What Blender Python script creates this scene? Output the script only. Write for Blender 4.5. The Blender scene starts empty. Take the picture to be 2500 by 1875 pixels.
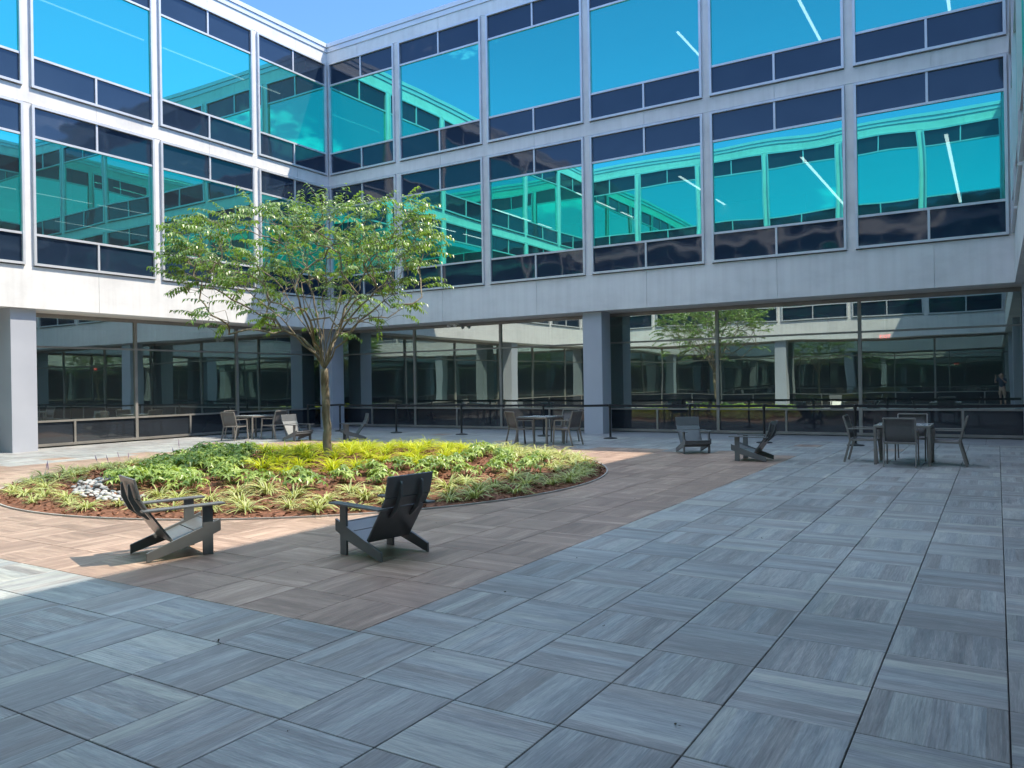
import bpy, math, random
import numpy as np
from mathutils import Vector, Matrix
rad = math.radians
random.seed(7)
S = bpy.context.scene
COL = S.collection

# ------------------------------------------------------------------ camera
cd = bpy.data.cameras.new('camera'); cam = bpy.data.objects.new('camera', cd); COL.objects.link(cam)
cd.sensor_width = 36.0; cd.lens = 36.0 * 1918.15 / 2500.0; cd.clip_start = 0.02; cd.clip_end = 2000
CP = Vector((22.136, -22.452, 1.6305))
cr = Vector((0.85071304, 0.52538106, -0.01618871)); cu = Vector((0.01342021, 0.00907881, 0.99986873)); cf = Vector((-0.52545906, 0.85081862, -0.00067274))
cam.matrix_world = Matrix(((cr.x, cu.x, -cf.x, CP.x), (cr.y, cu.y, -cf.y, CP.y), (cr.z, cu.z, -cf.z, CP.z), (0, 0, 0, 1)))
S.camera = cam
# ------------------------------------------------------------------ world, sun, exposure
SUN_EL = math.atan2(15.0, math.hypot(7.03, 5.5)); SUN_ROT = math.atan2(7.03, 5.5)
W = bpy.data.worlds.new('World'); S.world = W; W.use_nodes = True
nt = W.node_tree; nt.nodes.clear()
out = nt.nodes.new('ShaderNodeOutputWorld'); bg = nt.nodes.new('ShaderNodeBackground')
sky = nt.nodes.new('ShaderNodeTexSky'); sky.sky_type = 'NISHITA'; sky.sun_disc = False
sky.sun_elevation = SUN_EL; sky.sun_rotation = SUN_ROT; sky.air_density = 1.0; sky.dust_density = 0.0; sky.ozone_density = 6.0; sky.altitude = 2200
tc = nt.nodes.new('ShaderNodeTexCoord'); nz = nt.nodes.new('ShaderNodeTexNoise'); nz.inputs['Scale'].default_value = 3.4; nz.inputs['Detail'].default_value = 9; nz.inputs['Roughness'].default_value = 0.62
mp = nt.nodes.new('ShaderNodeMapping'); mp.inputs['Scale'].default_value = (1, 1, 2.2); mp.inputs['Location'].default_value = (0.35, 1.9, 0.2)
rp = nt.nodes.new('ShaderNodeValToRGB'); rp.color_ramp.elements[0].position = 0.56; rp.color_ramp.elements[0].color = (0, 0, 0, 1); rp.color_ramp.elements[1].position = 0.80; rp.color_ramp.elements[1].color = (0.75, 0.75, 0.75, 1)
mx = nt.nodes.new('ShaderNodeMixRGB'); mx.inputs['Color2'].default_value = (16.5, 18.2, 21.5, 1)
sep = nt.nodes.new('ShaderNodeSeparateXYZ'); hi = nt.nodes.new('ShaderNodeMapRange'); hi.inputs['From Min'].default_value = 0.45; hi.inputs['From Max'].default_value = 0.9; hi.inputs['To Min'].default_value = -0.045; hi.inputs['To Max'].default_value = 0.16  # extra bright cloud near the zenith, out of view, added for ambient light
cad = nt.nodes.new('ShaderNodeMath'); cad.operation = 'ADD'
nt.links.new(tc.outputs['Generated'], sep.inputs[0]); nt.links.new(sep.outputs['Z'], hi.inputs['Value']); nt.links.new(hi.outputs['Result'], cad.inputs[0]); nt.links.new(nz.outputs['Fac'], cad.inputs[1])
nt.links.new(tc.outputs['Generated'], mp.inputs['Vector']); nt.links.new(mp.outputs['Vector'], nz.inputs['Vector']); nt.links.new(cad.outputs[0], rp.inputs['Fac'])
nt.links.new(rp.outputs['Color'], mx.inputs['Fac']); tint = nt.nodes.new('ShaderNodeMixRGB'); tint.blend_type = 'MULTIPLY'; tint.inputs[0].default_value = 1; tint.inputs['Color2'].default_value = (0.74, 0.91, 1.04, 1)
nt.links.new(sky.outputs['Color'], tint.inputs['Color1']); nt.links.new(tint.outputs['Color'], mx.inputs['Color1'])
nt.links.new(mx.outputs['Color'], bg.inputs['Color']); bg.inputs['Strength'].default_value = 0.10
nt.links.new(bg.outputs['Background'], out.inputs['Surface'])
sd = bpy.data.lights.new('sun', 'SUN'); sd.energy = 2.4; sd.angle = rad(0.53); sd.color = (1.0, 0.885, 0.725)
sun = bpy.data.objects.new('sun', sd); COL.objects.link(sun)
sun.location = (30, 25, 50)
sun.rotation_euler = Vector((7.03, 5.5, 15.0)).to_track_quat('Z', 'Y').to_euler()
S.view_settings.view_transform = 'Standard'; S.view_settings.look = 'None'; S.view_settings.gamma = 1.0; S.view_settings.exposure = 1.88
S.cycles.caustics_reflective = True; S.cycles.blur_glossy = 1.0; S.cycles.caustics_refractive = False
S.cycles.max_bounces = 10; S.cycles.diffuse_bounces = 4; S.cycles.glossy_bounces = 5; S.cycles.transparent_max_bounces = 16
S.cycles.sample_clamp_indirect = 6.0

# ------------------------------------------------------------------ material helpers
class NT:
    def __init__(s, name):
        s.m = bpy.data.materials.new(name); s.m.use_nodes = True; s.t = s.m.node_tree; s.t.nodes.clear()
        s.out = s.n('ShaderNodeOutputMaterial')
    def n(s, typ, **kw):
        nd = s.t.nodes.new(typ)
        for k, v in kw.items():
            if k.startswith('_'): setattr(nd, k[1:], v)
            else:
                key = k.replace('__', ' ')
                nd.inputs[int(key[1:]) if key[0] == 'i' and key[1:].isdigit() else key].default_value = v
        return nd
    def l(s, a, b, ao=0, bi=0):
        s.t.links.new(a.outputs[ao], b.inputs[bi])
    def ramp(s, src, stops, ao=0):
        r = s.n('ShaderNodeValToRGB'); e = r.color_ramp.elements
        while len(e) < len(stops): e.new(0.5)
        for q, (p, c) in zip(e, stops):
            q.position = p; q.color = tuple(c) + (1,) if len(c) == 3 else c
        s.l(src, r, ao, 0); return r
    def pos(s, scale=(1, 1, 1), loc=(0, 0, 0), kind='world'):
        if kind == 'world': g = s.n('ShaderNodeNewGeometry'); o = g.outputs['Position']
        else: g = s.n('ShaderNodeTexCoord'); o = g.outputs['Object' if kind == 'object' else 'UV']
        m = s.n('ShaderNodeMapping'); m.inputs['Scale'].default_value = scale; m.inputs['Location'].default_value = loc
        s.t.links.new(o, m.inputs['Vector']); return m
def principled(t, col, rough=0.5, metal=0.0, spec=0.5):
    p = t.n('ShaderNodeBsdfPrincipled'); p.inputs['Base Color'].default_value = tuple(col) + (1,)
    p.inputs['Roughness'].default_value = rough; p.inputs['Metallic'].default_value = metal; p.inputs['Specular IOR Level'].default_value = spec
    t.l(p, t.out); return p
def mat_noise(name, c0, c1, rough=0.6, scale=3.0, detail=6, metal=0, spec=0.5, bump=0.0, bscale=60, stretch=(1, 1, 1), kind='world', lo=0.35, hi=0.65):
    t = NT(name); p = principled(t, c0, rough, metal, spec)
    v = t.pos(stretch, kind=kind); nz = t.n('ShaderNodeTexNoise', Scale=scale, Detail=detail); t.l(v, nz)
    r = t.ramp(nz, [(lo, c0), (hi, c1)]); t.l(r, p, 0, 'Base Color')
    if bump:
        v2 = t.pos(kind=kind); n2 = t.n('ShaderNodeTexNoise', Scale=bscale, Detail=4); t.l(v2, n2)
        b = t.n('ShaderNodeBump', Strength=bump, Distance=0.004); t.l(n2, b, 0, 'Height'); t.l(b, p, 0, 'Normal')
    return t.m
def mat_glass(name, tint, trans, base_refl, wave_scale, wave_dist, gain=1.0, dust=0.025):
    t = NT(name)
    g = t.n('ShaderNodeBsdfGlossy', Roughness=0.0); g.inputs['Color'].default_value = tuple(tint) + (1,)
    oi = t.n('ShaderNodeObjectInfo'); vr = t.n('ShaderNodeValToRGB'); vr.color_ramp.elements[0].color = (0.84, 0.90, 0.90, 1); vr.color_ramp.elements[1].color = (1.10, 1.02, 1.03, 1); t.t.links.new(oi.outputs['Random'], vr.inputs[0])
    vm = t.n('ShaderNodeMixRGB', _blend_type='MULTIPLY'); vm.inputs[0].default_value = 1; vm.inputs[1].default_value = tuple(tint) + (1,); t.l(vr, vm, 0, 2); t.l(vm, g, 0, 'Color')
    tr = t.n('ShaderNodeBsdfTransparent'); tr.inputs['Color'].default_value = tuple(trans) + (1,)
    fr = t.n('ShaderNodeFresnel', IOR=1.5)
    ma = t.n('ShaderNodeMath', _operation='MULTIPLY_ADD', _use_clamp=True); ma.inputs[1].default_value = gain; ma.inputs[2].default_value = base_refl; t.l(fr, ma)
    mix = t.n('ShaderNodeMixShader'); t.l(ma, mix, 0, 0); t.l(tr, mix, 0, 1); t.l(g, mix, 0, 2)
    film = t.n('ShaderNodeBsdfDiffuse'); film.inputs['Color'].default_value = (0.62, 0.66, 0.68, 1); m2 = t.n('ShaderNodeMixShader'); m2.inputs[0].default_value = dust; t.l(mix, m2, 0, 1); t.l(film, m2, 0, 2); t.l(m2, t.out)
    v = t.pos(); nz = t.n('ShaderNodeTexNoise', Scale=wave_scale, Detail=0.6); t.l(v, nz)
    b = t.n('ShaderNodeBump', Strength=1.0, Distance=wave_dist); t.l(nz, b, 0, 'Height'); t.l(b, g, 0, 'Normal')
    return t.m
M = {}
def make_concrete():
    t = NT('concrete'); p = principled(t, (0.6, 0.6, 0.58), 0.75, 0, 0.3)
    v = t.pos((0.5, 0.5, 0.9)); n1 = t.n('ShaderNodeTexNoise', Scale=1.3, Detail=7, Roughness=0.62); t.l(v, n1)
    r1 = t.ramp(n1, [(0.30, (0.58, 0.58, 0.58)), (0.50, (0.67, 0.67, 0.665)), (0.72, (0.72, 0.72, 0.71))])
    v2 = t.pos((3.2, 3.2, 0.16)); n2 = t.n('ShaderNodeTexNoise', Scale=1.6, Detail=4); t.l(v2, n2)
    r2 = t.ramp(n2, [(0.40, (0, 0, 0)), (0.80, (0.36, 0.36, 0.36))])
    mixc = t.n('ShaderNodeMixRGB', _blend_type='MULTIPLY'); t.l(r2, mixc, 0, 0); t.l(r1, mixc, 0, 1); mixc.inputs[2].default_value = (0.66, 0.65, 0.63, 1)
    t.l(mixc, p, 0, 'Base Color')
    n3 = t.n('ShaderNodeTexNoise', Scale=90, Detail=3); t.l(t.pos(), n3); b = t.n('ShaderNodeBump', Strength=0.25, Distance=0.003); t.l(n3, b, 0, 'Height'); t.l(b, p, 0, 'Normal')
    return t.m
M['concrete'] = make_concrete()
M['alu'] = mat_noise('aluminium', (0.58, 0.59, 0.61), (0.66, 0.67, 0.69), 0.38, 2.0, 4, 0.35)
M['bronze'] = mat_noise('bronze_aluminium', (0.24, 0.23, 0.21), (0.31, 0.295, 0.27), 0.38, 2.0, 4, 0.35)
M['coping'] = mat_noise('coping_metal', (0.60, 0.61, 0.63), (0.68, 0.69, 0.70), 0.35, 0.8, 4, 0.25)
M['glass_up'] = mat_glass('teal_glass', (0.12, 0.90, 0.71), (0.32, 0.48, 0.48), 0.71, 0.42, 0.007, 0.4)
M['glass_low'] = mat_glass('grey_green_glass', (0.80, 0.93, 0.87), (0.42, 0.52, 0.48), 0.54, 0.45, 0.006, 0.8)
def make_spandrel(name, c0, c1, wd=0.012):
    t = NT(name); p = principled(t, c0, 0.04, 0, 0.5); p.inputs['IOR'].default_value = 1.7
    v = t.pos(); n1 = t.n('ShaderNodeTexNoise', Scale=0.6, Detail=2); t.l(v, n1); t.l(t.ramp(n1, [(0.35, c0), (0.65, c1)]), p, 0, 'Base Color')
    n2 = t.n('ShaderNodeTexNoise', Scale=1.1, Detail=0.8); t.l(t.pos(), n2); b = t.n('ShaderNodeBump', Strength=1.0, Distance=wd); t.l(n2, b, 0, 'Height'); t.l(b, p, 0, 'Normal')
    return t.m
M['spandrel'] = make_spandrel('navy_spandrel_glass', (0.014, 0.026, 0.048), (0.018, 0.032, 0.056))
M['spandrel_low'] = make_spandrel('black_spandrel_glass', (0.020, 0.024, 0.030), (0.026, 0.031, 0.038), 0.006)
M['soffit'] = mat_noise('soffit_paint', (0.62, 0.58, 0.54), (0.68, 0.64, 0.60), 0.7, 1.0, 4)
M['pillar'] = mat_noise('pillar_panel', (0.36, 0.38, 0.43), (0.40, 0.42, 0.47), 0.42, 0.8, 3)
M['ceiling'] = mat_noise('office_ceiling', (0.55, 0.58, 0.58), (0.62, 0.64, 0.64), 0.9, 0.6, 3)
M['carpet'] = mat_noise('office_carpet', (0.20, 0.22, 0.22), (0.28, 0.30, 0.29), 0.95, 2.0, 5)
M['iwall'] = mat_noise('office_wall', (0.28, 0.34, 0.31), (0.36, 0.42, 0.385), 0.9, 0.35, 4)
M['roofing'] = mat_noise('roofing', (0.40, 0.40, 0.40), (0.50, 0.50, 0.49), 0.9, 1.5, 5)
M['plastic'] = mat_noise('charcoal_board', (0.096, 0.104, 0.109), (0.122, 0.130, 0.134), 0.30, 3.0, 5, spec=0.6, kind='object', bump=0.15, bscale=150)
M['frame'] = mat_noise('taupe_metal', (0.19, 0.175, 0.16), (0.225, 0.21, 0.19), 0.40, 4.0, 4, 0.2, kind='object')
def make_sling():
    t = NT('woven_sling'); p = principled(t, (0.11, 0.105, 0.105), 0.7, 0, 0.3)
    v = t.pos(kind='object'); w = t.n('ShaderNodeTexNoise', Scale=220, Detail=1); t.l(v, w); t.l(t.ramp(w, [(0.3, (0.07, 0.068, 0.07)), (0.7, (0.19, 0.18, 0.18))]), p, 0, 'Base Color')
    return t.m
M['sling'] = make_sling()
M['tabletop'] = mat_noise('pale_table_panel', (0.42, 0.45, 0.47), (0.50, 0.53, 0.55), 0.14, 3.0, 3, spec=0.7, kind='object')
M['black'] = mat_noise('black_metal', (0.014, 0.015, 0.016), (0.02, 0.021, 0.022), 0.4, 3, 3)
M['belt'] = mat_noise('black_webbing', (0.010, 0.011, 0.014), (0.016, 0.017, 0.02), 0.8, 30, 3)
M['edging'] = mat_noise('bed_edging', (0.30, 0.29, 0.28), (0.40, 0.39, 0.37), 0.5, 3, 3)
M['offwhite'] = mat_noise('offwhite_plastic', (0.62, 0.62, 0.60), (0.70, 0.70, 0.68), 0.45, 5, 3)
def make_emit(name, c, s):
    t = NT(name); e = t.n('ShaderNodeEmission', Strength=s); e.inputs['Color'].default_value = tuple(c) + (1,); t.l(e, t.out); return t.m
M['lamp'] = make_emit('lamp_diffuser', (1.0, 0.96, 0.90), 1.35)
M['lamp_dim'] = make_emit('dim_lamp_diffuser', (1.0, 0.96, 0.90), 0.45)
M['exit_red'] = make_emit('exit_red', (1.0, 0.06, 0.05), 2.0)

# pavement: per-tile attributes (r: random, g: kind 0 grey / 0.5 brown / 1 border, b: second random)
def make_paver():
    t = NT('wood_look_paver'); p = principled(t, (0.3, 0.3, 0.3), 0.42, 0, 0.5)
    at = t.n('ShaderNodeAttribute', _attribute_name='tile'); sx = t.n('ShaderNodeSeparateColor'); t.l(at, sx)
    uv = t.pos((1.3, 13.0, 1), kind='uv'); n1 = t.n('ShaderNodeTexNoise', Scale=2.0, Detail=8, Roughness=0.74, Distortion=0.6); t.l(uv, n1)
    uv2 = t.pos((0.5, 9.0, 1), kind='uv'); n2 = t.n('ShaderNodeTexNoise', Scale=1.0, Detail=1.5); t.l(uv2, n2)
    uv3 = t.pos((3.2, 62.0, 1), kind='uv'); n3 = t.n('ShaderNodeTexNoise', Scale=2.0, Detail=4, Roughness=0.6, Distortion=0.9); t.l(uv3, n3)
    a1 = t.n('ShaderNodeMath', _operation='MULTIPLY_ADD'); t.l(n2, a1); a1.inputs[1].default_value = 0.40; t.l(n1, a1, 0, 2)
    a2 = t.n('ShaderNodeMath', _operation='MULTIPLY_ADD'); t.l(n3, a2); a2.inputs[1].default_value = 0.58; t.l(a1, a2, 0, 2)
    a3 = t.n('ShaderNodeMath', _operation='MULTIPLY_ADD'); t.t.links.new(sx.outputs[0], a3.inputs[0]); a3.inputs[1].default_value = 0.14; t.l(a2, a3, 0, 2)
    tcu = t.n('ShaderNodeTexCoord'); spu = t.n('ShaderNodeSeparateXYZ'); t.t.links.new(tcu.outputs['UV'], spu.inputs[0])
    nwv = t.n('ShaderNodeTexNoise', Scale=1.0, Detail=0); t.l(t.pos((0.0, 3.1, 1), kind='uv'), nwv)
    wob = t.n('ShaderNodeMath', _operation='MULTIPLY_ADD'); t.l(nwv, wob); wob.inputs[1].default_value = 0.12; t.t.links.new(spu.outputs[1], wob.inputs[2])
    pk = t.n('ShaderNodeMath', _operation='MULTIPLY'); t.l(wob, pk); pk.inputs[1].default_value = 9.5
    fl_ = t.n('ShaderNodeMath', _operation='FLOOR'); t.l(pk, fl_); wn = t.n('ShaderNodeTexWhiteNoise', _noise_dimensions='1D'); t.t.links.new(fl_.outputs[0], wn.inputs['W'])
    a3b = t.n('ShaderNodeMath', _operation='MULTIPLY_ADD'); t.l(wn, a3b, 0, 0); a3b.inputs[1].default_value = 0.20; t.l(a3, a3b, 0, 2); a3 = a3b
    a4 = t.n('ShaderNodeMath', _operation='MULTIPLY_ADD'); t.l(a3, a4); a4.inputs[1].default_value = 1.15; a4.inputs[2].default_value = -0.79
    grey = t.ramp(a4, [(0.18, (0.138, 0.139, 0.141)), (0.45, (0.222, 0.226, 0.228)), (0.66, (0.318, 0.321, 0.317)), (0.85, (0.42, 0.415, 0.395))])
    brown = t.ramp(a4, [(0.18, (0.150, 0.101, 0.078)), (0.45, (0.240, 0.164, 0.126)), (0.66, (0.330, 0.232, 0.180)), (0.85, (0.45, 0.335, 0.262))])
    border = t.ramp(a4, [(0.2, (0.185, 0.20, 0.215)), (0.8, (0.245, 0.26, 0.275))])
    gt = t.n('ShaderNodeMath', _operation='GREATER_THAN'); gt.inputs[1].default_value = 0.25; t.t.links.new(sx.outputs[1], gt.inputs[0])
    gt2 = t.n('ShaderNodeMath', _operation='GREATER_THAN'); gt2.inputs[1].default_value = 0.75; t.t.links.new(sx.outputs[1], gt2.inputs[0])
    hue = t.ramp(wn, [(0.0, (1.04, 0.99, 0.95)), (0.35, (1.0, 1.0, 1.0)), (0.7, (0.95, 1.0, 1.03)), (1.0, (1.0, 1.02, 0.96))])
    gh = t.n('ShaderNodeMixRGB', _blend_type='MULTIPLY'); gh.inputs[0].default_value = 1; t.l(grey, gh, 0, 1); t.l(hue, gh, 0, 2)
    m1 = t.n('ShaderNodeMixRGB'); t.l(gt, m1, 0, 0); t.l(gh, m1, 0, 1); t.l(brown, m1, 0, 2)
    m2 = t.n('ShaderNodeMixRGB'); t.l(gt2, m2, 0, 0); t.l(m1, m2, 0, 1); t.l(border, m2, 0, 2)
    # slow variation from wear and dust
    nw = t.n('ShaderNodeTexNoise', Scale=0.55, Detail=5); t.l(t.pos(), nw); rw = t.ramp(nw, [(0.3, (0.82, 0.82, 0.82)), (0.7, (1.08, 1.08, 1.08))])
    m3 = t.n('ShaderNodeMixRGB', _blend_type='MULTIPLY'); m3.inputs[0].default_value = 1; t.l(m2, m3, 0, 1); t.l(rw, m3, 0, 2)
    t.l(m3, p, 0, 'Base Color')
    rr = t.ramp(n1, [(0.3, (0.36, 0.36, 0.36)), (0.7, (0.52, 0.52, 0.52))]); t.l(rr, p, 0, 'Roughness')
    # ribs along the grain on some tiles
    uvs = t.n('ShaderNodeTexCoord'); sp = t.n('ShaderNodeSeparateXYZ'); t.t.links.new(uvs.outputs['UV'], sp.inputs[0])
    mu = t.n('ShaderNodeMath', _operation='MULTIPLY'); mu.inputs[1].default_value = 2 * math.pi * 28 / 0.61; t.t.links.new(sp.outputs[1], mu.inputs[0])
    sn = t.n('ShaderNodeMath', _operation='SINE'); t.l(mu, sn)
    rib = t.n('ShaderNodeMath', _operation='GREATER_THAN'); rib.inputs[1].default_value = 0.45; t.t.links.new(sx.outputs[2], rib.inputs[0])
    rs = t.n('ShaderNodeMath', _operation='MULTIPLY'); t.l(sn, rs, 0, 0); t.l(rib, rs, 0, 1)
    ad = t.n('ShaderNodeMath', _operation='MULTIPLY_ADD'); t.l(rs, ad, 0, 0); ad.inputs[1].default_value = 0.22; t.l(n3, ad, 0, 2)
    b = t.n('ShaderNodeBump', Strength=0.55, Distance=0.0035); t.l(ad, b, 0, 'Height'); t.l(b, p, 0, 'Normal')
    return t.m
M['paver'] = make_paver()
M['subbase'] = mat_noise('dark_subbase', (0.020, 0.020, 0.022), (0.035, 0.034, 0.033), 0.9, 6, 4)
M['lawn'] = mat_noise('lawn', (0.05, 0.09, 0.025), (0.08, 0.13, 0.04), 0.95, 1.5, 6)
M['mulch'] = mat_noise('bark_mulch', (0.065, 0.030, 0.019), (0.20, 0.095, 0.060), 0.92, 16, 8, spec=0.15, bump=1.0, bscale=45)
M['chips'] = mat_noise('bark_chips', (0.07, 0.032, 0.020), (0.30, 0.15, 0.095), 0.9, 23, 3, spec=0.15)
M['stone'] = mat_noise('river_stone', (0.13, 0.14, 0.155), (0.40, 0.40, 0.40), 0.6, 2.6, 3)
M['bark'] = mat_noise('tree_bark', (0.115, 0.095, 0.070), (0.29, 0.255, 0.20), 0.85, 9, 7, bump=0.8, bscale=40, stretch=(1, 1, 0.35), spec=0.2)
M['debris'] = mat_noise('dead_leaf', (0.015, 0.012, 0.010), (0.05, 0.035, 0.02), 0.8, 40, 3)
def make_leaf(name, dark, light, trans, rough=0.36, spec=0.5, tw=0.35):
    t = NT(name); at = t.n('ShaderNodeAttribute', _attribute_name='tone'); sx = t.n('ShaderNodeSeparateColor'); t.l(at, sx)
    r = t.n('ShaderNodeValToRGB'); r.color_ramp.elements[0].color = tuple(dark) + (1,); r.color_ramp.elements[1].color = tuple(light) + (1,)
    t.t.links.new(sx.outputs[0], r.inputs[0])
    p = t.n('ShaderNodeBsdfPrincipled'); p.inputs['Roughness'].default_value = rough; p.inputs['Specular IOR Level'].default_value = spec; t.l(r, p, 0, 'Base Color')
    tl = t.n('ShaderNodeBsdfTranslucent'); hs = t.n('ShaderNodeMixRGB', _blend_type='MULTIPLY'); hs.inputs[0].default_value = 1; t.l(r, hs, 0, 1); hs.inputs[2].default_value = tuple(trans) + (1,); t.l(hs, tl)
    mix = t.n('ShaderNodeMixShader'); mix.inputs[0].default_value = tw; t.l(p, mix, 0, 1); t.l(tl, mix, 0, 2); t.l(mix, t.out); return t.m
M['leaf'] = make_leaf('tree_leaf', (0.050, 0.115, 0.024), (0.21, 0.34, 0.075), (1.5, 1.5, 0.7), 0.33, 0.6, 0.35)
M['lime'] = make_leaf('lime_blade', (0.24, 0.34, 0.018), (0.60, 0.64, 0.035), (1.25, 1.2, 0.6), 0.45, 0.4, 0.4)
M['helle'] = make_leaf('shrub_leaf', (0.085, 0.17, 0.03), (0.34, 0.45, 0.10), (1.4, 1.4, 0.7), 0.38, 0.55, 0.3)
M['lirio'] = make_leaf('variegated_blade', (0.12, 0.20, 0.05), (0.66, 0.66, 0.30), (1.2, 1.2, 0.7), 0.45, 0.4, 0.3)
M['flower'] = mat_noise('purple_flower', (0.34, 0.22, 0.38), (0.48, 0.34, 0.50), 0.8, 60, 3)

# ------------------------------------------------------------------ mesh helpers
class MB:
    def __init__(s): s.v = []; s.f = []; s.tone = []
    def add(s, vs, fs, M4=None, tone=None):
        o = len(s.v)
        if M4 is not None: vs = [tuple(M4 @ Vector(v)) for v in vs]
        s.v += [tuple(v) for v in vs]; s.f += [tuple(i + o for i in f) for f in fs]
        if tone is not None: s.tone += [tone] * len(fs)
        return s
    def box(s, x0, x1, y0, y1, z0, z1, M4=None):
        vs = [(x0, y0, z0), (x1, y0, z0), (x1, y1, z0), (x0, y1, z0), (x0, y0, z1), (x1, y0, z1), (x1, y1, z1), (x0, y1, z1)]
        return s.add(vs, [(0, 3, 2, 1), (4, 5, 6, 7), (0, 1, 5, 4), (1, 2, 6, 5), (2, 3, 7, 6), (3, 0, 4, 7)], M4)
    def quad(s, a, b, c, d): return s.add([a, b, c, d], [(0, 1, 2, 3)])
    def prism_xz(s, poly, y0, y1):
        n = len(poly); vs = [(x, y0, z) for x, z in poly] + [(x, y1, z) for x, z in poly]
        fs = [tuple(range(n)), tuple(range(2 * n - 1, n - 1, -1))] + [((i + 1) % n, i, n + i, n + (i + 1) % n) for i in range(n)]
        return s.add(vs, fs)
    def bar(s, p0, p1, w, h, side=(0, 1, 0)):
        p0, p1 = Vector(p0), Vector(p1); d = (p1 - p0).normalized(); a = Vector(side); a = (a - d * a.dot(d)).normalized(); b = d.cross(a)
        vs = []
        for p in (p0, p1):
            for sa, sb in ((-1, -1), (1, -1), (1, 1), (-1, 1)): vs.append(p + a * (sa * w / 2) + b * (sb * h / 2))
        return s.add(vs, [(0, 3, 2, 1), (4, 5, 6, 7), (0, 1, 5, 4), (1, 2, 6, 5), (2, 3, 7, 6), (3, 0, 4, 7)])
    def lathe(s, prof, n=24, c=(0, 0, 0)):
        vs = []; fs = []
        for r, z in prof:
            for i in range(n):
                a = 2 * math.pi * i / n; vs.append((c[0] + r * math.cos(a), c[1] + r * math.sin(a), c[2] + z))
        for k in range(len(prof) - 1):
            for i in range(n):
                j = (i + 1) % n; fs.append((k * n + i, k * n + j, (k + 1) * n + j, (k + 1) * n + i))
        fs.append(tuple(range(n))[::-1]); fs.append(tuple(range((len(prof) - 1) * n, len(prof) * n)))
        return s.add(vs, fs)
    def tube(s, pts, rads, n=6, cap=True):
        vs = []; fs = []; pts = [Vector(p) for p in pts]
        a = None
        for k, p in enumerate(pts):
            d = (pts[min(k + 1, len(pts) - 1)] - pts[max(k - 1, 0)])
            if d.length < 1e-7: d = Vector((0, 0, 1))
            d.normalize()
            if a is None: a = d.orthogonal().normalized()
            a = (a - d * a.dot(d))
            a = a.normalized() if a.length > 1e-5 else d.orthogonal().normalized()
            b = d.cross(a)
            for i in range(n):
                t = 2 * math.pi * i / n; vs.append(p + (a * math.cos(t) + b * math.sin(t)) * rads[k])
        for k in range(len(pts) - 1):
            for i in range(n):
                j = (i + 1) % n; fs.append((k * n + i, k * n + j, (k + 1) * n + j, (k + 1) * n + i))
        if cap: fs.append(tuple(range(n))[::-1]); fs.append(tuple(range((len(pts) - 1) * n, len(pts) * n)))
        return s.add(vs, fs)
    def mesh(s, name, mat, smooth=False):
        me = bpy.data.meshes.new(name); me.from_pydata(s.v, [], s.f); me.materials.append(mat)
        if s.tone:
            at = me.color_attributes.new('tone', 'FLOAT_COLOR', 'CORNER'); arr = []
            for f, t in zip(s.f, s.tone): arr += [t, t, t, 1.0] * len(f)
            at.data.foreach_set('color', arr)
        if smooth: me.polygons.foreach_set('use_smooth', [True] * len(me.polygons))
        me.update(); return me
    def build(s, name, mat, parent=None, smooth=False, bevel=0.0):
        o = bpy.data.objects.new(name, s.mesh(name, mat, smooth)); COL.objects.link(o)
        if parent: o.parent = parent
        if bevel:
            b = o.modifiers.new('bevel', 'BEVEL'); b.width = bevel; b.segments = 2; b.limit_method = 'ANGLE'; b.angle_limit = rad(40)
        return o
def tag(o, label=None, cat=None, group=None, kind=None):
    if label: o['label'] = label
    if cat: o['category'] = cat
    if group: o['group'] = group
    if kind: o['kind'] = kind
    return o
def empty(name, loc=(0, 0, 0), rz=0.0):
    o = bpy.data.objects.new(name, None); COL.objects.link(o); o.location = loc; o.rotation_euler = (0, 0, rz); o.empty_display_size = 0.2; return o
def copy_tree(o, parent=None):
    c = o.copy(); COL.objects.link(c); c.parent = parent
    if parent: c.matrix_parent_inverse = Matrix()
    for ch in list(o.children): copy_tree(ch, c)
    return c

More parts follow.
